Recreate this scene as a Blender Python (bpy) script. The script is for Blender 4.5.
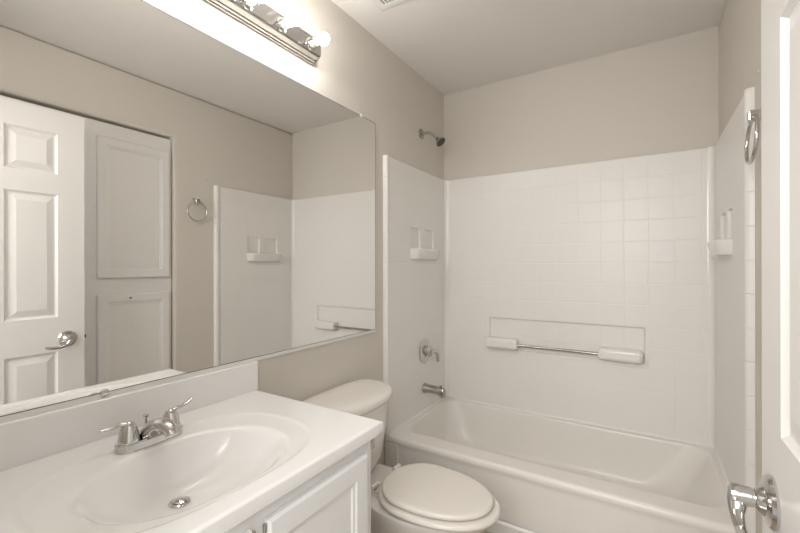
import bpy, bmesh, math
from mathutils import Vector, Matrix
PI = math.pi
scene = bpy.context.scene
for o in list(bpy.data.objects):
    bpy.data.objects.remove(o)
COL = scene.collection

# ------------------------------------------------------------------ camera
cam_d = bpy.data.cameras.new('camera')
cam_d.sensor_width = 36.0
cam_d.lens = 395.73 / 800 * 36.0
cam_d.clip_start = 0.01
cam = bpy.data.objects.new('camera', cam_d)
COL.objects.link(cam)
cam.location = (1.227, -2.574, 1.24)
yaw, roll = 0.5556, -0.0018
cam.matrix_world = (Matrix.Translation(cam.location) @ Matrix.Rotation(yaw, 4, 'Z')
                    @ Matrix.Rotation(PI / 2, 4, 'X') @ Matrix.Rotation(roll, 4, 'Z'))
scene.camera = cam

# ------------------------------------------------------------------ world, lights, exposure
world = bpy.data.worlds.new('world')
scene.world = world
world.use_nodes = True
bg = world.node_tree.nodes['Background']
bg.inputs['Color'].default_value = (1.0, 0.985, 0.965, 1)
bg.inputs['Strength'].default_value = 0.55
HALL_FILL_POWER = 26.0
BULB_STRENGTH = 52.0
hl = bpy.data.lights.new('hall_fill_light', 'AREA')  # unseen area lamp added behind the camera as soft fill through the doorway
hl.shape = 'RECTANGLE'; hl.size = 1.0; hl.size_y = 1.3
hl.energy = HALL_FILL_POWER
hl.color = (1.0, 0.985, 0.965)
hlo = bpy.data.objects.new('hall_fill_light', hl)
COL.objects.link(hlo)
hlo.location = (1.05, -3.3, 1.90)
hlo.rotation_euler = (math.radians(74), 0, 0)
scene.view_settings.view_transform = 'Standard'
scene.view_settings.look = 'None'
scene.view_settings.exposure = 0.68
scene.view_settings.gamma = 1.0
scene.view_settings.use_curve_mapping = False

# ------------------------------------------------------------------ materials
def mat(name, col, rough=0.5, metal=0.0, spec=0.5, coat=0.0):
    m = bpy.data.materials.new(name); m.use_nodes = True
    b = m.node_tree.nodes['Principled BSDF']
    b.inputs['Base Color'].default_value = (*col, 1)
    b.inputs['Roughness'].default_value = rough
    b.inputs['Metallic'].default_value = metal
    b.inputs['Specular IOR Level'].default_value = spec
    b.inputs['Coat Weight'].default_value = coat
    return m

def add_noise_bump(m, scale, strength, dist=0.002, detail=3.0):
    nt = m.node_tree; b = nt.nodes['Principled BSDF']
    tc = nt.nodes.new('ShaderNodeTexCoord')
    n = nt.nodes.new('ShaderNodeTexNoise'); n.inputs['Scale'].default_value = scale
    n.inputs['Detail'].default_value = detail
    bp = nt.nodes.new('ShaderNodeBump'); bp.inputs['Strength'].default_value = strength
    bp.inputs['Distance'].default_value = dist
    nt.links.new(tc.outputs['Object'], n.inputs['Vector'])
    nt.links.new(n.outputs['Fac'], bp.inputs['Height'])
    nt.links.new(bp.outputs['Normal'], b.inputs['Normal'])

def tile_mat(name, col, axis, pitch, off_u, off_v, strength, deep=0.0015):
    """glossy moulded surround with pressed square tile joints"""
    m = mat(name, col, 0.34, 0, 0.42, 0.0)
    nt = m.node_tree; b = nt.nodes['Principled BSDF']
    tc = nt.nodes.new('ShaderNodeTexCoord'); sp = nt.nodes.new('ShaderNodeSeparateXYZ')
    nt.links.new(tc.outputs['Object'], sp.inputs[0])
    def joint(sock, off):
        a = nt.nodes.new('ShaderNodeMath'); a.operation = 'SUBTRACT'; a.inputs[1].default_value = off
        nt.links.new(sock, a.inputs[0])
        p = nt.nodes.new('ShaderNodeMath'); p.operation = 'PINGPONG'; p.inputs[1].default_value = pitch / 2
        nt.links.new(a.outputs[0], p.inputs[0])
        r = nt.nodes.new('ShaderNodeMapRange'); r.interpolation_type = 'SMOOTHSTEP'
        r.inputs['From Min'].default_value = 0.0; r.inputs['From Max'].default_value = 0.0038
        nt.links.new(p.outputs[0], r.inputs['Value'])
        return r.outputs['Result']
    ju = joint(sp.outputs[axis], off_u); jv = joint(sp.outputs['Z'], off_v)
    mn = nt.nodes.new('ShaderNodeMath'); mn.operation = 'MINIMUM'
    nt.links.new(ju, mn.inputs[0]); nt.links.new(jv, mn.inputs[1])
    bp = nt.nodes.new('ShaderNodeBump'); bp.inputs['Strength'].default_value = strength
    bp.inputs['Distance'].default_value = deep
    nt.links.new(mn.outputs[0], bp.inputs['Height'])
    ns = nt.nodes.new('ShaderNodeTexNoise'); ns.inputs['Scale'].default_value = 7
    nt.links.new(tc.outputs['Object'], ns.inputs['Vector'])
    b2 = nt.nodes.new('ShaderNodeBump'); b2.inputs['Strength'].default_value = 0.12
    b2.inputs['Distance'].default_value = 0.01
    nt.links.new(ns.outputs['Fac'], b2.inputs['Height'])
    nt.links.new(bp.outputs['Normal'], b2.inputs['Normal'])
    nt.links.new(b2.outputs['Normal'], b.inputs['Normal'])
    return m

M_wall = mat('greige_wall_paint', (0.665, 0.625, 0.565), 0.75, 0, 0.25)
add_noise_bump(M_wall, 90, 0.22, 0.002)
M_ceil = mat('ceiling_paint', (0.80, 0.775, 0.745), 0.85, 0, 0.2)
add_noise_bump(M_ceil, 70, 0.25, 0.002)
M_trim = mat('white_enamel', (0.80, 0.785, 0.76), 0.32, 0, 0.5)
M_cab = mat('white_cabinet_paint', (0.80, 0.80, 0.795), 0.38, 0, 0.5)
M_tub = mat('tub_enamel', (0.80, 0.77, 0.725), 0.30, 0, 0.45, 0.0)
M_sur = mat('surround_gelcoat', (0.82, 0.80, 0.77), 0.2, 0, 0.5, 0.2)
M_tile_back = tile_mat('pressed_tile_back', (0.82, 0.80, 0.77), 'X', 0.1175, 0.065, 0.085, 0.48)
M_tile_side = tile_mat('pressed_tile_side', (0.82, 0.80, 0.77), 'Y', 0.1175, -0.038, 0.085, 0.28)
M_tile_trim = tile_mat('pressed_tile_trim', (0.82, 0.80, 0.77), 'Y', 0.1175, -0.100, 0.085, 0.7, 0.0025)
M_porc = mat('porcelain', (0.80, 0.765, 0.715), 0.12, 0, 0.5, 0.3)
M_seat = mat('seat_plastic', (0.76, 0.72, 0.665), 0.25)
M_marble = mat('cultured_marble', (0.87, 0.86, 0.85), 0.14, 0, 0.5, 0.3)
M_chrome = mat('chrome', (0.62, 0.61, 0.595), 0.07, 1.0)
M_nickel = mat('worn_nickel', (0.48, 0.45, 0.41), 0.2, 1.0)
M_dark = mat('dark_plastic', (0.035, 0.032, 0.03), 0.4)
M_mirror = mat('mirror_silver', (0.90, 0.90, 0.885), 0.0, 1.0)
M_edge = mat('mirror_edge_glass', (0.10, 0.10, 0.09), 0.3)
M_chan = mat('pale_aluminium', (0.80, 0.785, 0.755), 0.4, 0.0)
M_clip = mat('clear_plastic_clip', (0.85, 0.83, 0.8), 0.2)
M_gap = mat('dark_gap', (0.05, 0.045, 0.04), 0.9)
M_floor = mat('beige_vinyl', (0.42, 0.34, 0.26), 0.45)
add_noise_bump(M_floor, 25, 0.2, 0.002)
M_bulb = bpy.data.materials.new('bulb_glow'); M_bulb.use_nodes = True
_nt = M_bulb.node_tree; _nt.nodes.clear()
_e = _nt.nodes.new('ShaderNodeEmission'); _o = _nt.nodes.new('ShaderNodeOutputMaterial')
_e.inputs['Color'].default_value = (1.0, 0.965, 0.92, 1); _e.inputs['Strength'].default_value = BULB_STRENGTH
_nt.links.new(_e.outputs[0], _o.inputs[0])

# ------------------------------------------------------------------ mesh helpers
def obj(name, bm, m, parent=None, smooth=35, bevel=0.0, seg=3):
    bmesh.ops.recalc_face_normals(bm, faces=bm.faces)
    me = bpy.data.meshes.new(name); bm.to_mesh(me); bm.free()
    me.materials.append(m)
    o = bpy.data.objects.new(name, me); COL.objects.link(o)
    if parent: o.parent = parent; 
    if parent and parent.type == 'EMPTY':
        o.matrix_parent_inverse = Matrix.Translation(-parent.location)
    if smooth:
        for p in me.polygons: p.use_smooth = True
        me.set_sharp_from_angle(angle=math.radians(smooth))
    if smooth and not bevel:
        wn = o.modifiers.new('weighted_normal', 'WEIGHTED_NORMAL'); wn.keep_sharp = True; wn.weight = 60
    if bevel:
        md = o.modifiers.new('bevel', 'BEVEL'); md.width = bevel; md.segments = seg
        md.limit_method = 'ANGLE'; md.angle_limit = math.radians(40); md.harden_normals = False
    return o

def thing(name, label, cat, loc=(0, 0, 0), group=None):
    o = bpy.data.objects.new(name, None); COL.objects.link(o)
    o.location = loc; o.empty_display_size = 0.05
    o['label'] = label; o['category'] = cat
    if group: o['group'] = group
    return o

def tag(o, label, cat, group=None):
    o['label'] = label; o['category'] = cat
    if group: o['group'] = group
    return o

def struct(name, bm, m, label=None, cat=None, **k):
    o = obj(name, bm, m, **k); o['kind'] = 'structure'
    if label: o['label'] = label
    if cat: o['category'] = cat
    return o

def BM(): return bmesh.new()

def box(bm, x0, x1, y0, y1, z0, z1):
    vs = [bm.verts.new((x, y, z)) for z in (z0, z1) for y in (y0, y1) for x in (x0, x1)]
    for f in ((0, 1, 3, 2), (4, 6, 7, 5), (0, 4, 5, 1), (2, 3, 7, 6), (0, 2, 6, 4), (1, 5, 7, 3)):
        bm.faces.new([vs[i] for i in f])

def loft(bm, rings, cap0=True, cap1=True, closed=True):
    R = [[bm.verts.new(p) for p in r] for r in rings]
    n = len(R[0])
    for a, b in zip(R, R[1:]):
        for i in range(n if closed else n - 1):
            j = (i + 1) % n
            bm.faces.new((a[i], a[j], b[j], b[i]))
    if cap0: bm.faces.new(R[0][::-1])
    if cap1: bm.faces.new(R[-1])
    return R

def rrect(x0, x1, y0, y1, r, z, n=8):
    pts = []
    for cx, cy, a0 in ((x1 - r, y1 - r, 0), (x0 + r, y1 - r, 90), (x0 + r, y0 + r, 180), (x1 - r, y0 + r, 270)):
        for i in range(n + 1):
            a = math.radians(a0 + 90 * i / n)
            pts.append((cx + r * math.cos(a), cy + r * math.sin(a), z))
    return pts

def super_ring(cx, cy, ax, ay, e, z, n=64):
    pts = []
    for i in range(n):
        t = 2 * PI * i / n; c, s = math.cos(t), math.sin(t)
        pts.append((cx + ax * math.copysign(abs(c) ** (2 / e), c), cy + ay * math.copysign(abs(s) ** (2 / e), s), z))
    return pts

def lathe(bm, prof, origin=(0, 0, 0), axis=(0, 0, 1), n=32, sx=1.0, sy=1.0):
    """prof: list of (radius, height) along the axis"""
    ax = Vector(axis).normalized()
    q = Vector((0, 0, 1)).rotation_difference(ax); o = Vector(origin)
    rings = []
    for r, h in prof:
        r = max(r, 1e-4)
        rings.append([o + q @ Vector((r * sx * math.cos(2 * PI * i / n), r * sy * math.sin(2 * PI * i / n), h)) for i in range(n)])
    loft(bm, rings)

def catmull(pts, k=6):
    P = [Vector(p) for p in pts]; out = []
    for i in range(len(P) - 1):
        p0 = P[max(i - 1, 0)]; p1 = P[i]; p2 = P[i + 1]; p3 = P[min(i + 2, len(P) - 1)]
        for j in range(k):
            t = j / k
            out.append(0.5 * ((2 * p1) + (-p0 + p2) * t + (2 * p0 - 5 * p1 + 4 * p2 - p3) * t * t + (-p0 + 3 * p1 - 3 * p2 + p3) * t ** 3))
    out.append(P[-1]); return out

def tube(bm, pts, radii, n=16, k=6, flat=1.0, side=None):
    """swept tube; radii a number or one per control point; flat squashes the second axis"""
    if not isinstance(radii, (list, tuple)): radii = [radii] * len(pts)
    path = catmull(pts, k) if k > 1 else [Vector(p) for p in pts]
    rr = [v[0] for v in catmull([(r, 0, 0) for r in radii], k)] if k > 1 else radii
    up = Vector(side) if side else Vector((0, 0, 1))
    rings = []
    for i, p in enumerate(path):
        t = (path[min(i + 1, len(path) - 1)] - path[max(i - 1, 0)]).normalized()
        u = up - t * up.dot(t)
        if u.length < 1e-3: u = Vector((1, 0, 0)) - t * t.x
        u.normalize(); v = t.cross(u); up = u
        rings.append([p + (u * flat * math.cos(2 * PI * a / n) + v * math.sin(2 * PI * a / n)) * rr[i] for a in range(n)])
    loft(bm, rings)

def prism(bm, poly, axis, a0, a1):
    """extrude a 2D polygon along x, y or z"""
    def P(u, v, w): return {'x': (w, u, v), 'y': (u, w, v), 'z': (u, v, w)}[axis]
    A = [bm.verts.new(P(u, v, a0)) for u, v in poly]; B = [bm.verts.new(P(u, v, a1)) for u, v in poly]
    n = len(poly)
    for i in range(n):
        j = (i + 1) % n; bm.faces.new((A[i], A[j], B[j], B[i]))
    bm.faces.new(A[::-1]); bm.faces.new(B)

def relief(bm, us, vs, depth, base, place):
    """slab front made of cells at different depths; place(u, v, d) -> point; closed at the back (d=base)"""
    cache = {}
    def V(u, v, d):
        k = (round(u, 5), round(v, 5), round(d, 5))
        if k not in cache: cache[k] = bm.verts.new(place(u, v, d))
        return cache[k]
    nu, nv = len(us) - 1, len(vs) - 1
    D = [[depth((us[i] + us[i + 1]) / 2, (vs[j] + vs[j + 1]) / 2) for j in range(nv)] for i in range(nu)]
    def quad(*k):
        try: bm.faces.new([V(*p) for p in k])
        except ValueError: pass
    for i in range(nu):
        for j in range(nv):
            u0, u1, v0, v1, d = us[i], us[i + 1], vs[j], vs[j + 1], D[i][j]
            quad((u0, v0, d), (u1, v0, d), (u1, v1, d), (u0, v1, d))
            quad((u0, v0, base), (u0, v1, base), (u1, v1, base), (u1, v0, base))
            dn = D[i + 1][j] if i + 1 < nu else base
            if dn != d: quad((u1, v0, d), (u1, v0, dn), (u1, v1, dn), (u1, v1, d))
            if i == 0 and d != base: quad((u0, v0, d), (u0, v1, d), (u0, v1, base), (u0, v0, base))
            dn = D[i][j + 1] if j + 1 < nv else base
            if dn != d: quad((u0, v1, d), (u1, v1, d), (u1, v1, dn), (u0, v1, dn))
            if j == 0 and d != base: quad((u0, v0, d), (u0, v0, base), (u1, v0, base), (u1, v0, d))

# ------------------------------------------------------------------ dimensions
W = 1.545; CEIL = 2.465; FRONT = -2.50; OUT = -2.61
SUR_T = 1.85; RIM = 0.315; TUBF = -0.77

# ------------------------------------------------------------------ setting
bm = BM(); box(bm, -0.12, W + 0.75, OUT, 0.12, -0.05, 0); struct('floor', bm, M_floor)
bm = BM(); box(bm, -0.12, W + 0.75, OUT, 0.12, CEIL, CEIL + 0.06); struct('ceiling', bm, M_ceil)
bm = BM(); box(bm, -0.12, 0, OUT, 0.12, 0, CEIL); struct('wall_left', bm, M_wall)
bm = BM(); box(bm, 0, W, 0, 0.12, 0, CEIL); struct('wall_back', bm, M_wall)
# right wall with the tall rounded drywall opening around the linen cabinet
RY0, RY1, RZ = -1.078, -2.44, 2.133
bm = BM()
prism(bm, [(0.12, 0), (RY0, 0), (RY0, RZ), (RY1, RZ), (RY1, 0), (OUT, 0), (OUT, CEIL), (0.12, CEIL)], 'x', W, W + 0.12)
struct('wall_right', bm, M_wall, bevel=0.020, seg=5)
# front wall with the doorway the camera stands in
bm = BM()
prism(bm, [(0, 0), (0.70, 0), (0.70, 2.10), (1.47, 2.10), (1.47, 0), (W, 0), (W, CEIL), (0, CEIL)], 'y', OUT, FRONT)
struct('wall_front', bm, M_wall)
bm = BM()
prism(bm, [(0.64, 0), (0.70, 0), (0.70, 2.08), (1.47, 2.08), (1.47, 0), (1.53, 0), (1.53, 2.14), (0.64, 2.14)], 'y', FRONT, FRONT + 0.014)
struct('trim_1', bm, M_trim, bevel=0.004)
bm = BM(); prism(bm, [(TUBF - 0.016, 0), (TUBF - 0.001, 0), (TUBF - 0.001, 0.058), (TUBF - 0.006, 0.064), (TUBF - 0.016, 0.056)], 'x', 0.02, W)
struct('trim_2', bm, M_trim)
bm = BM(); prism(bm, [(0, 0), (0.013, 0), (0.013, 0.07), (0.006, 0.082), (0, 0.082)], 'y', -1.642, TUBF - 0.02)
struct('baseboard_left', bm, M_trim)
bm = BM(); prism(bm, [(W, 0), (W - 0.013, 0), (W - 0.013, 0.07), (W - 0.006, 0.082), (W, 0.082)], 'y', RY0 + 0.02, TUBF - 0.02)
struct('baseboard_right', bm, M_trim)

# ------------------------------------------------------------------ bathtub
tub = thing('bathtub', 'white alcove bathtub with a plain front apron, along the back wall', 'bathtub', (W / 2, -0.385, 0))
bm = BM()
e = 0.002
def R_(x0, x1, y0, y1, r, z): return rrect(x0, x1, y0, y1, r, z, 10)
rings = [
    R_(e, W - e, TUBF + 0.012, -e, 0.004, 0.001),
    R_(e, W - e, TUBF + 0.010, -e, 0.004, RIM - 0.060),
    R_(e, W - e, TUBF + 0.002, -e, 0.005, RIM - 0.035),
    R_(e, W - e, TUBF, -e, 0.008, RIM - 0.022),
    R_(e, W - e, TUBF + 0.003, -e, 0.010, RIM - 0.010),
    R_(e + 0.004, W - e - 0.004, TUBF + 0.010, -e - 0.002, 0.014, RIM - 0.003),
    R_(e + 0.010, W - e - 0.010, TUBF + 0.020, -e - 0.006, 0.016, RIM),
    R_(0.046, W - 0.046, TUBF + 0.104, -0.040, 0.085, RIM),
    R_(0.053, W - 0.053, TUBF + 0.116, -0.046, 0.090, RIM - 0.004),
    R_(0.059, W - 0.062, TUBF + 0.124, -0.050, 0.095, RIM - 0.014),
    R_(0.066, W - 0.085, TUBF + 0.131, -0.055, 0.110, RIM - 0.06),
    R_(0.075, W - 0.115, TUBF + 0.138, -0.062, 0.125, RIM - 0.12),
    R_(0.088, W - 0.150, TUBF + 0.148, -0.072, 0.140, RIM - 0.18),
    R_(0.105, W - 0.180, TUBF + 0.162, -0.085, 0.150, RIM - 0.225),
    R_(0.130, W - 0.215, TUBF + 0.182, -0.105, 0.150, RIM - 0.256),
    R_(0.165, W - 0.260, TUBF + 0.212, -0.135, 0.140, RIM - 0.272),
    R_(0.220, W - 0.330, TUBF + 0.262, -0.185, 0.110, RIM - 0.278),
]
loft(bm, rings)
obj('tub_body', bm, M_tub, tub, smooth=50)
bm = BM(); box(bm, 0.004, 0.088, TUBF + 0.002, TUBF + 0.02, 0.002, RIM - 0.04)
obj('apron_flange', bm, M_tub, tub, bevel=0.004)

# ------------------------------------------------------------------ shower surround
sur = thing('shower_surround', 'white moulded tub surround with pressed tile pattern, three walls above the bathtub', 'shower surround', (W / 2, -0.02, RIM))
T = 0.02; Z0 = RIM + 0.001
bm = BM()
cols = [0.0, 0.343, 1.221, W]; rows = [Z0, 0.70, 0.900, SUR_T]
def dback(u, v): return 0.003 if (0.343 < u < 1.221 and 0.70 < v < 0.900) else T
relief(bm, [0.001, 0.343, 1.221, W - 0.001], rows, dback, 0.0005, lambda u, v, d: (u, -d, v))
obj('back_panel', bm, M_tile_back, sur, bevel=0.007, seg=4)
def side_depth(u, v):
    if 1.352 < v < 1.478 and (-0.503 < u < -0.385 or -0.330 < u < -0.200): return 0.006
    return T
us = [-0.748, -0.503, -0.385, -0.330, -0.200, -T]
vs = [Z0, 1.352, 1.478, SUR_T]
for s in (0, 1):
    X = (lambda d: d) if s == 0 else (lambda d: W - d)
    bm = BM(); relief(bm, us, vs, side_depth, 0.0005, lambda u, v, d: (X(d), u, v))
    p = obj('side_panel', bm, M_tile_side, sur, bevel=0.004, seg=3)
    # rounded front edge trim
    bm = BM(); prof = []
    for i in range(9):
        a = PI * i / 8
        prof.append(((-0.7605, -0.7660)[s] - (0.0150, 0.0205)[s] * math.cos(a), 0.0005 + 0.026 * math.sin(a) ** 0.7))
    pts = [(X(d), u) for u, d in prof]
    prism(bm, pts, 'z', Z0, SUR_T + 0.002)
    obj('edge_trim', bm, M_tile_trim, p, smooth=60)
    # concave corner cove
    bm = BM(); r = 0.030; c = []
    for i in range(9):
        a = math.radians(180 - 90 * i / 8)
        c.append((T + r + r * math.cos(a), -T - r + r * math.sin(a)))
    poly = [(X(x), y) for x, y in c] + [(X(T - 0.012), -T + 0.012)]
    prism(bm, poly, 'z', Z0, SUR_T - 0.001)
    obj('corner_cove', bm, M_sur, sur, smooth=60)
    # soap shelf under the two niches
    bm = BM()
    def sh(z, dep, sh_=0.0):
        pts = []
        y0, y1 = -0.512 + sh_, -0.165 - sh_
        pts.append((X(T - 0.004), y0, z))
        n = 14
        for i in range(n + 1):
            t = i / n; y = y0 + (y1 - y0) * t
            k = (1 - abs(2 * t - 1) ** 5)
            pts.append((X(T + dep * (0.55 * k ** 0.5 + 0.45 * k)), y, z))
        pts.append((X(T - 0.004), y1, z))
        return pts
    loft(bm, [sh(1.283, 0.030, 0.012), sh(1.290, 0.042, 0.004), sh(1.335, 0.055), sh(1.348, 0.055), sh(1.351, 0.050, 0.003)])
    obj('soap_shelf', bm, M_sur, sur, smooth=45)
bm = BM()
for k in (0, 1):
    X = (lambda d: d) if k == 0 else (lambda d: W - d)
    prism(bm, [(X(T - 0.001), Z0 - 0.0005), (X(T + 0.009), Z0 - 0.0005), (X(T + 0.004), Z0 + 0.003), (X(T - 0.001), Z0 + 0.010)], 'y', -0.745, -T)
prism(bm, [(-T + 0.001, Z0 - 0.0005), (-T - 0.009, Z0 - 0.0005), (-T - 0.004, Z0 + 0.003), (-T + 0.001, Z0 + 0.010)], 'x', T, W - T)
obj('caulk_bead', bm, M_sur, sur)
# grab bar between two moulded blocks
for x0, x1 in ((0.325, 0.537), (0.992, 1.214)):
    bm = BM(); box(bm, x0, x1, -0.078, -0.008, 0.708, 0.776)
    obj('bar_block', bm, M_sur, sur, bevel=0.020, seg=5)
bm = BM(); tube(bm, [(0.53, -0.052, 0.738), (1.0, -0.052, 0.738)], 0.0095, n=20, k=1)
b = obj('grab_bar', bm, M_nickel, sur); b['label'] = 'nickel bar between the two white blocks'

# ------------------------------------------------------------------ shower head, valve, spout
FY = -0.338
t = thing('wall_shower', 'chrome shower with dark round face on a bent arm, high above the tub', 'shower', (0, FY, 2.092))
bm = BM(); lathe(bm, [(0.0, 0.0005), (0.032, 0.0005), (0.033, 0.004), (0.024, 0.011), (0.012, 0.013), (0, 0.013)], (0, FY, 2.092), (1, 0, 0))
obj('wall_flange', bm, M_nickel, t)
bm = BM(); tube(bm, [(0.005, FY, 2.092), (0.045, FY, 2.092), (0.075, FY, 2.082), (0.115, FY, 2.045)], 0.0100, n=18)
obj('shower_arm', bm, M_chrome, t)
dirv = Vector((0.68, 0, -0.73)).normalized(); o0 = Vector((0.110, FY, 2.050))
bm = BM(); lathe(bm, [(0.0, 0), (0.011, 0), (0.013, 0.006), (0.011, 0.012), (0.016, 0.020), (0.031, 0.036), (0.034, 0.045), (0.030, 0.047), (0, 0.047)], o0, dirv)
h = obj('head_shell', bm, M_nickel, t)
bm = BM(); lathe(bm, [(0.0, 0.042), (0.0305, 0.042), (0.0305, 0.050), (0.026, 0.052), (0.0, 0.052)], o0, dirv)
n_ = obj('spray_face', bm, M_dark, h); n_['label'] = 'dark spray face'

t = thing('shower_valve', 'chrome round shower valve with a lever handle, on the left surround wall', 'shower valve', (T, FY, 0.70))
bm = BM(); lathe(bm, [(0.0, 0.0005), (0.070, 0.0005), (0.072, 0.004), (0.066, 0.010), (0.040, 0.016), (0.034, 0.019), (0, 0.019)], (T, FY, 0.700), (1, 0, 0), n=48, sx=1.12)
obj('escutcheon', bm, M_chrome, t)
bm = BM(); lathe(bm, [(0.0, 0.015), (0.032, 0.015), (0.031, 0.030), (0.036, 0.036), (0.033, 0.058), (0.022, 0.068), (0, 0.070)], (T, FY, 0.703), (1, 0, 0), n=40)
hd = obj('handle_hub', bm, M_chrome, t)
bm = BM(); tube(bm, [(T + 0.055, FY + 0.005, 0.710), (T + 0.068, FY + 0.035, 0.700), (T + 0.072, FY + 0.052, 0.668), (T + 0.074, FY + 0.052, 0.630)], [0.017, 0.0155, 0.013, 0.010], n=16)
obj('handle_lever', bm, M_chrome, hd)

t = thing('tub_spout', 'chrome tub spout with a diverter knob, low on the left surround wall', 'tub spout', (T, FY, 0.458))
bm = BM()
rings = []
for x, hz, hy, zc in ((0.0005, 0.031, 0.031, 0.462), (0.012, 0.031, 0.031, 0.462), (0.022, 0.027, 0.028, 0.462), (0.07, 0.026, 0.027, 0.461), (0.105, 0.028, 0.027, 0.457), (0.126, 0.033, 0.027, 0.451), (0.140, 0.031, 0.025, 0.450), (0.144, 0.026, 0.020, 0.449)):
    rings.append([(T + x, FY + hy * math.cos(2 * PI * i / 28), zc + hz * math.sin(2 * PI * i / 28)) for i in range(28)])
loft(bm, rings); obj('spout_body', bm, M_nickel, t)
bm = BM(); lathe(bm, [(0, 0), (0.0045, 0), (0.0045, 0.012), (0.009, 0.015), (0.009, 0.022), (0, 0.024)], (T + 0.118, FY, 0.474), (0, 0, 1), n=20)
obj('diverter_knob', bm, M_nickel, t)

# ------------------------------------------------------------------ mirror
ML0, ML1, MZ0, MZ1 = FRONT + 0.004, -0.856, 0.9085, 2.0
mir = thing('wall_mirror', 'large frameless mirror on the left wall above the vanity', 'mirror', (0, -1.68, MZ0))
bm = BM(); box(bm, 0.0059, 0.0064, ML0, ML1, MZ0, MZ1); obj('mirror_glass', bm, M_mirror, mir, smooth=0)
bm = BM(); box(bm, 0.0004, 0.0058, ML0, ML1 + 0.0032, MZ0 - 0.0022, MZ1 + 0.003); obj('mirror_edge', bm, M_edge, mir, smooth=0)
bm = BM(); box(bm, 0.0004, 0.0095, ML0, ML1, MZ0 - 0.0148, MZ0 - 0.0024); c = obj('bottom_channel', bm, M_chan, mir); c['label'] = 'pale metal channel along the lower edge'
for y in (-2.096, -1.25):
    bm = BM(); lathe(bm, [(0, 0.0004), (0.0115, 0.0004), (0.0115, 0.009), (0.008, 0.0125), (0, 0.0135)], (0.0, y, MZ0 - 0.003), (1, 0, 0), n=24)
    if y == -2.096:
        c = obj('bottom_clip', bm, M_chrome, mir); c['label'] = 'round chrome clip at the lower edge'
    else: bm.free()
bm = BM(); box(bm, 0.0005, 0.010, -0.982, -0.970, MZ1 - 0.004, MZ1 + 0.012)
c = obj('top_clip', bm, M_clip, mir, bevel=0.002); c['label'] = 'small clear clip on the top edge'

# ------------------------------------------------------------------ vanity light
vl = thing('vanity_light', 'chrome bath light bar with a row of lit globe bulbs, above the mirror', 'wall light', (0, -1.76, 2.15))
LY0, LY1, LZ0, LZ1 = -2.215, -1.304, 2.112, 2.222
bm = BM()
prof = [(0.0005, LZ0), (0.012, LZ0), (0.014, LZ0 + 0.006), (0.020, LZ0 + 0.008), (0.022, LZ0 + 0.014), (0.030, LZ0 + 0.017), (0.052, LZ0 + 0.024),
        (0.052, LZ1 - 0.024), (0.030, LZ1 - 0.017), (0.022, LZ1 - 0.014), (0.020, LZ1 - 0.008), (0.014, LZ1 - 0.006), (0.012, LZ1), (0.0005, LZ1)]
prism(bm, prof, 'y', LY0, LY1 - 0.014)
obj('light_housing', bm, M_chrome, vl, smooth=25)
for ye, s in ((LY1 - 0.014, 1), (LY0, -1)):
    bm = BM()
    for k, (d, w) in enumerate(((0.044, 0.004), (0.036, 0.008), (0.026, 0.012), (0.014, 0.015))):
        zc = (LZ0 + LZ1) / 2; hz = 0.036 + 0.006 * k
        ring = []
        for i in range(33):
            a = -PI / 2 + PI * i / 32
            ring.append((ye + s * w * math.cos(a), zc + hz * math.sin(a)))
        prism(bm, ring, 'x', 0.0005, d)
    obj('end_cap', bm, M_chrome, vl, smooth=40)
for i in range(6):
    y = -1.380 - 0.153 * i; z = 2.160
    bm = BM(); lathe(bm, [(0, 0.050), (0.026, 0.050), (0.026, 0.056), (0.019, 0.060), (0.018, 0.088), (0.021, 0.092), (0.0185, 0.0935), (0, 0.0935)], (0, y, z), (1, 0, 0), n=28)
    so = obj('socket', bm, M_chrome, vl)
    bm = BM()
    pr = [(0.0, 0.0936), (0.011, 0.0936), (0.012, 0.100)]
    for k in range(13):
        a = math.radians(-62 + 152 * k / 12)
        pr.append((0.0245 * math.cos(a), 0.1235 + 0.0245 * math.sin(a)))
    lathe(bm, pr, (0, y, z), (1, 0, 0), n=28)
    bo = obj('bulb', bm, M_bulb, so, smooth=60); bo['label'] = 'lit globe bulb'

# ------------------------------------------------------------------ vanity cabinet
VY0, VY1, VX, VZ = FRONT + 0.003, -1.645, 0.550, 0.752
van = thing('vanity_cabinet', 'white painted vanity cabinet with framed doors under the sink', 'cabinet', (0.27, -2.05, 0))
bm = BM()
side = [(0.002, 0.001), (0.48, 0.001), (0.48, 0.09), (VX, 0.09), (VX, VZ), (0.002, VZ)]
prism(bm, side, 'y', VY1 - 0.018, VY1); prism(bm, side, 'y', VY0, VY0 + 0.018)
box(bm, VX - 0.018, VX, VY0 + 0.018, VY1 - 0.018, 0.09, VZ)
box(bm, 0.002, VX - 0.018, VY0 + 0.018, VY1 - 0.018, 0.09, 0.108)
box(bm, 0.462, 0.48, VY0 + 0.018, VY1 - 0.018, 0.001, 0.09)
obj('cabinet_body', bm, M_cab, van, bevel=0.0015)

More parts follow.
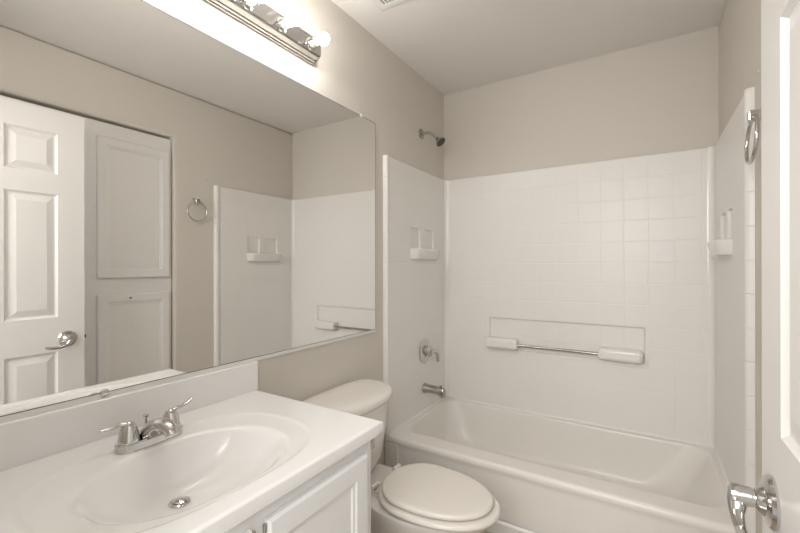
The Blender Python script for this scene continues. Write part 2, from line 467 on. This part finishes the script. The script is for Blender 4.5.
def panel_door(name, place, u0, u1, v0, v1, frame, m, parent, th=0.018, lip=0.012):
    """framed door: outer frame with bevelled edges and a recessed flat centre"""
    bm = BM()
    def ring(i, d): return [place(u0 + i, v0 + i, d), place(u1 - i, v0 + i, d), place(u1 - i, v1 - i, d), place(u0 + i, v1 - i, d)]
    loft(bm, [ring(0, 0.001), ring(0, th - 0.006), ring(0.006, th), ring(frame, th), ring(frame + 0.004, th - 0.004),
              ring(frame + lip, th - 0.006), ring(frame + lip + 0.002, th - 0.010)])
    return obj(name, bm, m, parent, smooth=20)
pl = lambda u, v, d: (VX + d, u, v)
d1 = panel_door('door', pl, -2.024, -1.680, 0.105, 0.716, 0.052, M_cab, van)
d2 = panel_door('door', pl, -2.425, -2.062, 0.105, 0.716, 0.052, M_cab, van)
for dd, y in ((d1, -2.0295), (d2, -2.0565)):
    for z in (0.18, 0.702):
        bm = BM(); lathe(bm, [(0, -0.008), (0.0042, -0.008), (0.0042, 0.008), (0, 0.008)], (VX + 0.010, y, z), (0, 0, 1), n=12)
        hg = obj('hinge', bm, M_nickel, dd)
tp = thing('toilet_paper_holder', 'small chrome toilet paper holder on the end panel of the vanity', 'toilet paper holder', (0.50, VY1, 0.70))
bm = BM(); box(bm, 0.495, 0.545, VY1 + 0.0005, VY1 + 0.006, 0.700, 0.748); obj('mounting_plate', bm, M_nickel, tp, bevel=0.002)
bm = BM(); box(bm, 0.532, 0.543, VY1 + 0.005, VY1 + 0.030, 0.702, 0.728); obj('holder_post', bm, M_nickel, tp, bevel=0.003)

# ------------------------------------------------------------------ countertop with integral bowl
CX1, CY1, CZ = 0.576, -1.619, 0.790
ct = thing('sink_countertop', 'glossy white countertop with an oval basin moulded in, on the vanity cabinet', 'sink', (0.28, -2.06, VZ))
bc = Vector((0.325, -2.045))
x0, x1, y0, y1 = 0.001, CX1, FRONT + 0.002, CY1
angs = [2 * PI * i / 128 for i in range(128)]
for cx_, cy_ in ((x0, y0), (x0, y1), (x1, y0), (x1, y1)):
    a = math.atan2(cy_ - bc.y, cx_ - bc.x) % (2 * PI)
    k = min(range(128), key=lambda i: abs(angs[i] - a)); angs[k] = a
angs.sort()
def rect_ring(ins, z):
    out = []
    for a in angs:
        c, s = math.cos(a), math.sin(a)
        ts = []
        if c > 1e-9: ts.append((x1 - bc.x) / c)
        if c < -1e-9: ts.append((x0 - bc.x) / c)
        if s > 1e-9: ts.append((y1 - bc.y) / s)
        if s < -1e-9: ts.append((y0 - bc.y) / s)
        t_ = min(ts); px, py = bc.x + c * t_, bc.y + s * t_
        px = min(max(px, x0 + 0), x1 - ins); py = min(max(py, y0), y1 - ins)
        out.append((px, py, z))
    return out
def sup(a, ax, ay, e_):
    c, s = abs(math.cos(a)), abs(math.sin(a))
    return 1.0 / ((c / ax) ** e_ + (s / ay) ** e_) ** (1 / e_)
def sring(ax, ay, e_, z, dx=0.0, dy=0.0):
    return [(bc.x + dx + sup(a, ax, ay, e_) * math.cos(a), bc.y + dy + sup(a, ax, ay, e_) * math.sin(a), z) for a in angs]
bm = BM()
loft(bm, [
    sring(0.034, 0.034, 2.0, CZ - 0.130, -0.052), sring(0.062, 0.076, 2.0, CZ - 0.124, -0.042), sring(0.092, 0.120, 2.0, CZ - 0.110, -0.026),
    sring(0.120, 0.160, 2.1, CZ - 0.088, -0.010), sring(0.144, 0.192, 2.1, CZ - 0.062, 0.003), sring(0.160, 0.213, 2.15, VZ + 0.001, 0.010),
    rect_ring(0.004, VZ + 0.001), rect_ring(0, VZ + 0.005), rect_ring(0, CZ - 0.006), rect_ring(0.002, CZ - 0.002), rect_ring(0.006, CZ),
    rect_ring(0.012, CZ), sring(0.226, 0.308, 2.6, CZ, -0.008), sring(0.220, 0.302, 2.6, CZ + 0.0010, -0.008), sring(0.213, 0.295, 2.6, CZ + 0.0008, -0.008), sring(0.206, 0.288, 2.6, CZ - 0.0015, -0.007),
    sring(0.200, 0.281, 2.6, CZ - 0.004, -0.006), sring(0.176, 0.232, 2.3, CZ - 0.005, 0.012), sring(0.170, 0.225, 2.25, CZ - 0.0065, 0.014),
    sring(0.162, 0.217, 2.2, CZ - 0.012, 0.014), sring(0.150, 0.203, 2.15, CZ - 0.028, 0.010), sring(0.132, 0.180, 2.1, CZ - 0.052, 0.003), sring(0.108, 0.148, 2.1, CZ - 0.078, -0.010),
    sring(0.080, 0.108, 2.0, CZ - 0.099, -0.026), sring(0.050, 0.064, 2.0, CZ - 0.1125, -0.042), sring(0.024, 0.024, 2.0, CZ - 0.118, -0.052)])
obj('counter_slab', bm, M_marble, ct, smooth=60)
bm = BM(); box(bm, 0.001, 0.020, y0, CY1 + 0.004, CZ - 0.002, 0.8935); obj('backsplash', bm, M_marble, ct, bevel=0.004)
bm = BM(); lathe(bm, [(0, 0), (0.0225, 0), (0.0235, 0.003), (0.019, 0.005), (0.017, 0.003), (0.0, 0.002)], (bc.x - 0.052, bc.y, CZ - 0.118), (0, 0, 1))
dr = obj('drain_ring', bm, M_chrome, ct)
bm = BM(); lathe(bm, [(0, 0.002), (0.0145, 0.002), (0.016, 0.007), (0.010, 0.010), (0, 0.011)], (bc.x - 0.052, bc.y, CZ - 0.118), (0, 0, 1))
obj('drain_stopper', bm, M_chrome, dr)

# ------------------------------------------------------------------ sink faucet
FX, FYC = 0.132, -2.042; FZ = CZ - 0.0042
fc = thing('sink_faucet', 'chrome two-handle faucet on the white countertop behind the basin', 'faucet', (FX, FYC, FZ))
bm = BM()
hw, hl_ = 0.027, 0.080
loft(bm, [rrect(FX - hw, FX + hw, FYC - hl_, FYC + hl_, 0.0265, FZ, 8), rrect(FX - hw, FX + hw, FYC - hl_, FYC + hl_, 0.0265, FZ + 0.017, 8),
          rrect(FX - hw + 0.003, FX + hw - 0.003, FYC - hl_ + 0.003, FYC + hl_ - 0.003, 0.0235, FZ + 0.021, 8)])
obj('faucet_base', bm, M_chrome, fc)
bm = BM(); rings = []
path = [(FX - 0.010, 0.0, 0.012, 0.026), (FX + 0.004, 0.0, 0.028, 0.027), (FX + 0.026, 0, 0.044, 0.024), (FX + 0.052, 0, 0.055, 0.0205), (FX + 0.078, 0, 0.057, 0.018), (FX + 0.096, 0, 0.050, 0.016), (FX + 0.104, 0, 0.040, 0.0145)]
tube(bm, [(p[0], FYC, FZ + p[2]) for p in path], [p[3] for p in path], n=24, flat=0.85)
obj('spout', bm, M_chrome, fc, smooth=60)
for s in (-1, 1):
    y = FYC + s * 0.051
    bm = BM(); lathe(bm, [(0, 0.018), (0.0245, 0.018), (0.0245, 0.024), (0.0225, 0.030), (0.021, 0.042), (0.017, 0.056), (0.011, 0.065), (0.004, 0.069), (0, 0.069)], (FX, y, FZ), (0, 0, 1))
    hb = obj('handle', bm, M_chrome, fc)
    bm = BM()
    L = 0.80 if s < 0 else 1.0
    tube(bm, [(FX, y - s * 0.004, FZ + 0.058), (FX - 0.004, y + s * 0.016 * L, FZ + 0.065), (FX - 0.010, y + s * 0.036 * L, FZ + (0.062 if s < 0 else 0.064)), (FX - 0.016, y + s * 0.056 * L, FZ + (0.059 if s < 0 else 0.068)), (FX - 0.019, y + s * 0.068 * L, FZ + (0.060 if s < 0 else 0.074))],
         [0.0085, 0.0075, 0.0052, 0.0064, 0.0048], n=16, flat=0.75)
    obj('handle_lever', bm, M_chrome, hb, smooth=60)
bm = BM(); lathe(bm, [(0, -0.004), (0.003, -0.004), (0.003, 0.046), (0.0065, 0.049), (0.0085, 0.055), (0, 0.056)], (FX - 0.040, FYC + 0.008, FZ - 0.012 + 0.0165), (0, 0, 1), n=16)
obj('drain_rod', bm, M_chrome, fc)

# ------------------------------------------------------------------ toilet
TY = -1.222
to = thing('toilet', 'white two-piece toilet with its lid closed, between vanity and tub', 'toilet', (0.35, TY, 0))
def egg(x0, x1, hw_, z, n=56, sq=2.3, back=0.62, widest=0.42):
    """outline: blunt at the back (x0), round at the front (x1)"""
    pts = []; xm = x0 + (x1 - x0) * widest
    for i in range(n):
        a = 2 * PI * i / n; c, s = math.cos(a), math.sin(a)
        if c >= 0:
            x = xm + (x1 - xm) * c; y = hw_ * math.copysign(abs(s) ** 0.96, s)
        else:
            ee = 2 / sq
            x = xm - (xm - x0) * abs(c) ** ee
            y = hw_ * math.copysign(abs(s) ** ee, s) * (1 - (1 - back) * abs(c) ** 2.2)
        pts.append((x, TY + y, z))
    return pts
bm = BM()
loft(bm, [egg(0.12, 0.60, 0.115, 0.001, back=0.95), egg(0.12, 0.60, 0.112, 0.03, back=0.95), egg(0.13, 0.585, 0.098, 0.07, back=0.95), egg(0.15, 0.60, 0.100, 0.14, back=0.9),
          egg(0.17, 0.65, 0.125, 0.21, back=0.85), egg(0.19, 0.705, 0.158, 0.28, back=0.8), egg(0.20, 0.750, 0.170, 0.315, back=0.75), egg(0.205, 0.768, 0.176, 0.338, back=0.72), egg(0.21, 0.766, 0.174, 0.347, back=0.72)])
obj('bowl', bm, M_porc, to, smooth=60)
bm = BM()
loft(bm, [rrect(0.03, 0.36, TY - 0.10, TY + 0.10, 0.03, 0.18), rrect(0.025, 0.365, TY - 0.115, TY + 0.115, 0.03, 0.27), rrect(0.022, 0.37, TY - 0.128, TY + 0.128, 0.03, 0.330), rrect(0.025, 0.368, TY - 0.126, TY + 0.126, 0.03, 0.344)])
obj('rear_deck', bm, M_porc, to, smooth=50)
def slab(bm, x0, x1, hw_, z0, z1, r, **k):
    loft(bm, [egg(x0 + r, x1 - r, hw_ - r, z0, **k), egg(x0 + r * 0.3, x1 - r * 0.3, hw_ - r * 0.3, z0 + r * 0.3, **k), egg(x0, x1, hw_, z0 + r, **k), egg(x0, x1, hw_, z1 - r, **k),
              egg(x0 + r * 0.3, x1 - r * 0.3, hw_ - r * 0.3, z1 - r * 0.3, **k), egg(x0 + r, x1 - r, hw_ - r, z1, **k),
              egg(x0 + r * 3, x1 - r * 3, hw_ - r * 3, z1 + 0.0015, **k), egg(x0 + (x1 - x0) * 0.35, x1 - (x1 - x0) * 0.35, hw_ * 0.35, z1 + 0.003, **k)])
bm = BM(); slab(bm, 0.322, 0.791, 0.177, 0.353, 0.375, 0.009, back=0.68, sq=3.0, widest=0.44)
obj('seat', bm, M_seat, to, smooth=60)
bm = BM(); slab(bm, 0.336, 0.766, 0.162, 0.3785, 0.3985, 0.008, back=0.66, sq=3.1, widest=0.42)
obj('lid', bm, M_seat, to, smooth=60)
for s in (-1, 1):
    bm = BM(); box(bm, 0.300, 0.346, TY + s * 0.082 - 0.016, TY + s * 0.082 + 0.016, 0.343, 0.366)
    hg = obj('seat_hinge', bm, M_seat, to, bevel=0.004)
    bm = BM(); tube(bm, [(0.318, TY + s * 0.082 - 0.021, 0.376), (0.318, TY + s * 0.082 + 0.021, 0.376)], 0.0105, n=20, k=1)
    obj('hinge_barrel', bm, M_seat, hg)
bm = BM()
TKY = TY - 0.016
def tank(z, xb, xf, hw_, ef=2.5, eb=4.0, n=72):
    xm = xb + (xf - xb) * 0.42; pts = []
    for i in range(n):
        t_ = 2 * PI * i / n; c, s_ = math.cos(t_), math.sin(t_)
        ee = ef if c > 0 else eb; ax = (xf - xm) if c > 0 else (xm - xb)
        pts.append((xm + ax * math.copysign(abs(c) ** (2 / ee), c), TKY + hw_ * math.copysign(abs(s_) ** (2 / ee), s_), z))
    return pts
loft(bm, [tank(0.346, 0.07, 0.205, 0.155), tank(0.360, 0.055, 0.222, 0.172), tank(0.40, 0.045, 0.238, 0.186), tank(0.50, 0.035, 0.250, 0.208), tank(0.60, 0.027, 0.258, 0.225), tank(0.651, 0.025, 0.260, 0.229)])
obj('tank', bm, M_porc, to, smooth=60)
bm = BM(); k_ = dict(ef=2.35, eb=3.6)
loft(bm, [tank(0.647, 0.020, 0.266, 0.233, **k_), tank(0.649, 0.012, 0.276, 0.243, **k_), tank(0.657, 0.008, 0.282, 0.249, **k_), tank(0.673, 0.008, 0.282, 0.249, **k_), tank(0.684, 0.012, 0.276, 0.243, **k_), tank(0.691, 0.024, 0.262, 0.230, **k_), tank(0.695, 0.050, 0.232, 0.200, **k_), tank(0.696, 0.09, 0.18, 0.12, **k_)])
obj('tank_lid', bm, M_porc, to, smooth=60)
bm = BM(); lathe(bm, [(0, 0), (0.014, 0), (0.014, 0.008), (0.009, 0.012), (0, 0.012)], (0.2480, TY - 0.140, 0.600), (1, 0, 0), n=20)
hn = obj('flush_lever', bm, M_chrome, to)

# ------------------------------------------------------------------ towel ring
RY, RZc = -0.930, 1.712
t = thing('towel_ring', 'chrome towel ring on the right wall between surround and linen cabinet', 'towel ring', (W, RY, RZc))
bm = BM(); loft(bm, [[(W - d, RY + sy * w, RZc + sz * w) for sy, sz in ((-1, -1), (1, -1), (1, 1), (-1, 1))] for d, w in ((0.0005, 0.022), (0.006, 0.022), (0.010, 0.015), (0.024, 0.014), (0.040, 0.016), (0.043, 0.014))])
obj('wall_mount', bm, M_chrome, t, smooth=20, bevel=0.001)
bm = BM(); rr, rt = 0.071, 0.0055
vv = [[None] * 14 for _ in range(64)]
tilt = math.radians(3)
for i in range(64):
    a = 2 * PI * i / 64
    for j in range(14):
        b_ = 2 * PI * j / 14; r_ = rr + rt * math.cos(b_)
        loc = Vector((rt * math.sin(b_), r_ * math.sin(a), -rr + r_ * math.cos(a) - 0.004))
        loc = Matrix.Rotation(tilt, 3, 'Y') @ loc
        vv[i][j] = bm.verts.new(Vector((W - 0.030, RY, RZc)) + loc)
for i in range(64):
    for j in range(14):
        bm.faces.new((vv[i][j], vv[(i + 1) % 64][j], vv[(i + 1) % 64][(j + 1) % 14], vv[i][(j + 1) % 14]))
obj('ring', bm, M_chrome, t, smooth=60)
bm = BM(); lathe(bm, [(0, 0.0003), (0.006, 0.0003), (0.005, 0.004), (0, 0.005)], (W, -0.835, 1.885), (-1, 0, 0), n=14)
tag(obj('wall_anchor', bm, M_wall), 'tiny painted-over wall anchor on the right wall, above the towel ring', 'wall anchor')

# ------------------------------------------------------------------ linen cabinet in the right wall recess
lc = thing('linen_cabinet', 'white built-in linen cabinet with an upper and a lower door in the right wall recess', 'cabinet', (1.60, -1.76, 0))
CF = 1.578
bm = BM(); box(bm, CF, 2.05, RY1 + 0.003, RY0 - 0.004, 0.001, RZ - 0.014); obj('face_frame', bm, M_trim, lc, bevel=0.002)
pl = lambda u, v, d: (CF - d, u, v)
panel_door('upper_door', pl, -1.522, -1.100, 1.171, 2.030, 0.048, M_trim, lc, th=0.020, lip=0.014)
ld = panel_door('lower_door', pl, -1.522, -1.100, 0.12, 1.072, 0.048, M_trim, lc, th=0.020, lip=0.014)
bm = BM(); lathe(bm, [(0, 0), (0.003, 0), (0.003, 0.008), (0.007, 0.012), (0.005, 0.018), (0, 0.019)], (CF - 0.0205, -1.35, 1.045), (-1, 0, 0), n=16)
k = obj('knob', bm, M_nickel, ld)

# ------------------------------------------------------------------ open entry door (swung back over the cabinet)
DX0, DX1, DY0, DY1, DZ1 = 1.401, 1.436, -2.455, -1.643, 2.055
stile, pw = 0.115, 0.206
ycols = [(DY1 - stile - pw, DY1 - stile), (DY0 + stile, DY0 + stile + pw)]
zrows = [(0.20, 0.799), (0.978, 1.618), (1.722, 1.936)]
bm = BM()
us = sorted({DY0, DY1, *[v for c in ycols for v in c]}); vs = sorted({0.01, DZ1, *[v for c in zrows for v in c]})
holes = [(a, b, c, d) for a, b in ycols for c, d in zrows]
def inhole(u, v): return any(a < u < b and c < v < d for a, b, c, d in holes)
cache = {}
def V(p):
    key = tuple(round(q, 5) for q in p)
    if key not in cache: cache[key] = bm.verts.new(p)
    return cache[key]
for side, dx in ((DX0, 1), (DX1, -1)):
    for i in range(len(us) - 1):
        for j in range(len(vs) - 1):
            if inhole((us[i] + us[i + 1]) / 2, (vs[j] + vs[j + 1]) / 2): continue
            bm.faces.new([V((side, u, v)) for u, v in ((us[i], vs[j]), (us[i + 1], vs[j]), (us[i + 1], vs[j + 1]), (us[i], vs[j + 1]))])
    for a, b, c, d in holes:
        prev = None
        for ins, dep in ((0, 0), (0.010, 0.008), (0.016, 0.0085), (0.045, 0.0010)):
            r = [V((side + dx * dep, u, v)) for u, v in ((a + ins, c + ins), (b - ins, c + ins), (b - ins, d - ins), (a + ins, d - ins))]
            if prev:
                for q in range(4): bm.faces.new((prev[q], prev[(q + 1) % 4], r[(q + 1) % 4], r[q]))
            prev = r
        bm.faces.new(prev)
for i in range(len(us) - 1):
    for z in (vs[0], vs[-1]): bm.faces.new([V((DX0, us[i], z)), V((DX0, us[i + 1], z)), V((DX1, us[i + 1], z)), V((DX1, us[i], z))])
for j in range(len(vs) - 1):
    for y in (us[0], us[-1]): bm.faces.new([V((DX0, y, vs[j])), V((DX0, y, vs[j + 1])), V((DX1, y, vs[j + 1])), V((DX1, y, vs[j]))])
door = struct('door_1', bm, M_trim, 'white six-panel entry door standing open on the right, beside the towel ring', 'door', smooth=4)
LY, LZ = -1.718, 0.860
bm = BM(); lathe(bm, [(0, 0.0003), (0.041, 0.0003), (0.042, 0.004), (0.038, 0.009), (0.024, 0.013), (0.019, 0.020), (0.0135, 0.024), (0.0135, 0.032), (0, 0.032)], (DX0, LY, LZ), (-1, 0, 0), n=40)
hd = obj('door_handle', bm, M_chrome, door); hd['label'] = 'chrome lever handle'
bm = BM(); lathe(bm, [(0, 0.026), (0.0145, 0.026), (0.0155, 0.030), (0.0155, 0.038), (0.0170, 0.046), (0.0160, 0.054), (0, 0.056)], (DX0, LY, LZ), (-1, 0, 0), n=28)
obj('lever_hub', bm, M_chrome, hd)
bm = BM(); tube(bm, [(DX0 - 0.044, LY + 0.006, LZ + 0.006), (DX0 - 0.046, LY - 0.004, LZ - 0.010), (DX0 - 0.048, LY - 0.018, LZ - 0.025), (DX0 - 0.048, LY - 0.045, LZ - 0.034), (DX0 - 0.047, LY - 0.080, LZ - 0.034), (DX0 - 0.047, LY - 0.105, LZ - 0.028)],
               [0.0120, 0.0130, 0.0100, 0.0080, 0.0080, 0.0055], n=20, flat=1.0, side=(1, 0, 0))
obj('lever_arm', bm, M_chrome, hd, smooth=60)
bm = BM(); box(bm, DX0 + 0.006, DX1 - 0.006, DY1 - 0.001, DY1 + 0.0015, LZ - 0.028, LZ + 0.028)
lp = obj('latch_plate', bm, M_nickel, door)
bm = BM(); box(bm, DX0 + 0.010, DX1 - 0.012, DY1 + 0.001, DY1 + 0.010, LZ - 0.009, LZ + 0.009); obj('latch_bolt', bm, M_dark, lp)

# ------------------------------------------------------------------ ceiling exhaust vent
t = thing('ceiling_vent', 'white square exhaust fan grille on the ceiling, above the toilet', 'ceiling vent', (0.285, -1.145, CEIL))
vx0, vx1, vy0, vy1 = 0.158, 0.428, -1.286, -1.016
bm = BM()
def vr(i, z): return [(vx0 + i, vy0 + i, z), (vx1 - i, vy0 + i, z), (vx1 - i, vy1 - i, z), (vx0 + i, vy1 - i, z)]
loft(bm, [vr(0, CEIL - 0.0005), vr(0, CEIL - 0.006), vr(0.010, CEIL - 0.012), vr(0.034, CEIL - 0.013), vr(0.036, CEIL - 0.004)])
obj('vent_frame', bm, M_trim, t, smooth=20)
bm = BM(); box(bm, vx0 + 0.029, vx1 - 0.029, vy0 + 0.029, vy1 - 0.029, CEIL - 0.0065, CEIL - 0.004)
g = obj('vent_opening', bm, M_gap, t); g['label'] = 'dark opening behind the slats'
bm = BM()
for i in range(13):
    x = vx0 + 0.038 + i * 0.0162
    box(bm, x - 0.0045, x + 0.0045, vy0 + 0.029, vy1 - 0.029, CEIL - 0.012, CEIL - 0.0064)
obj('grille', bm, M_trim, t)
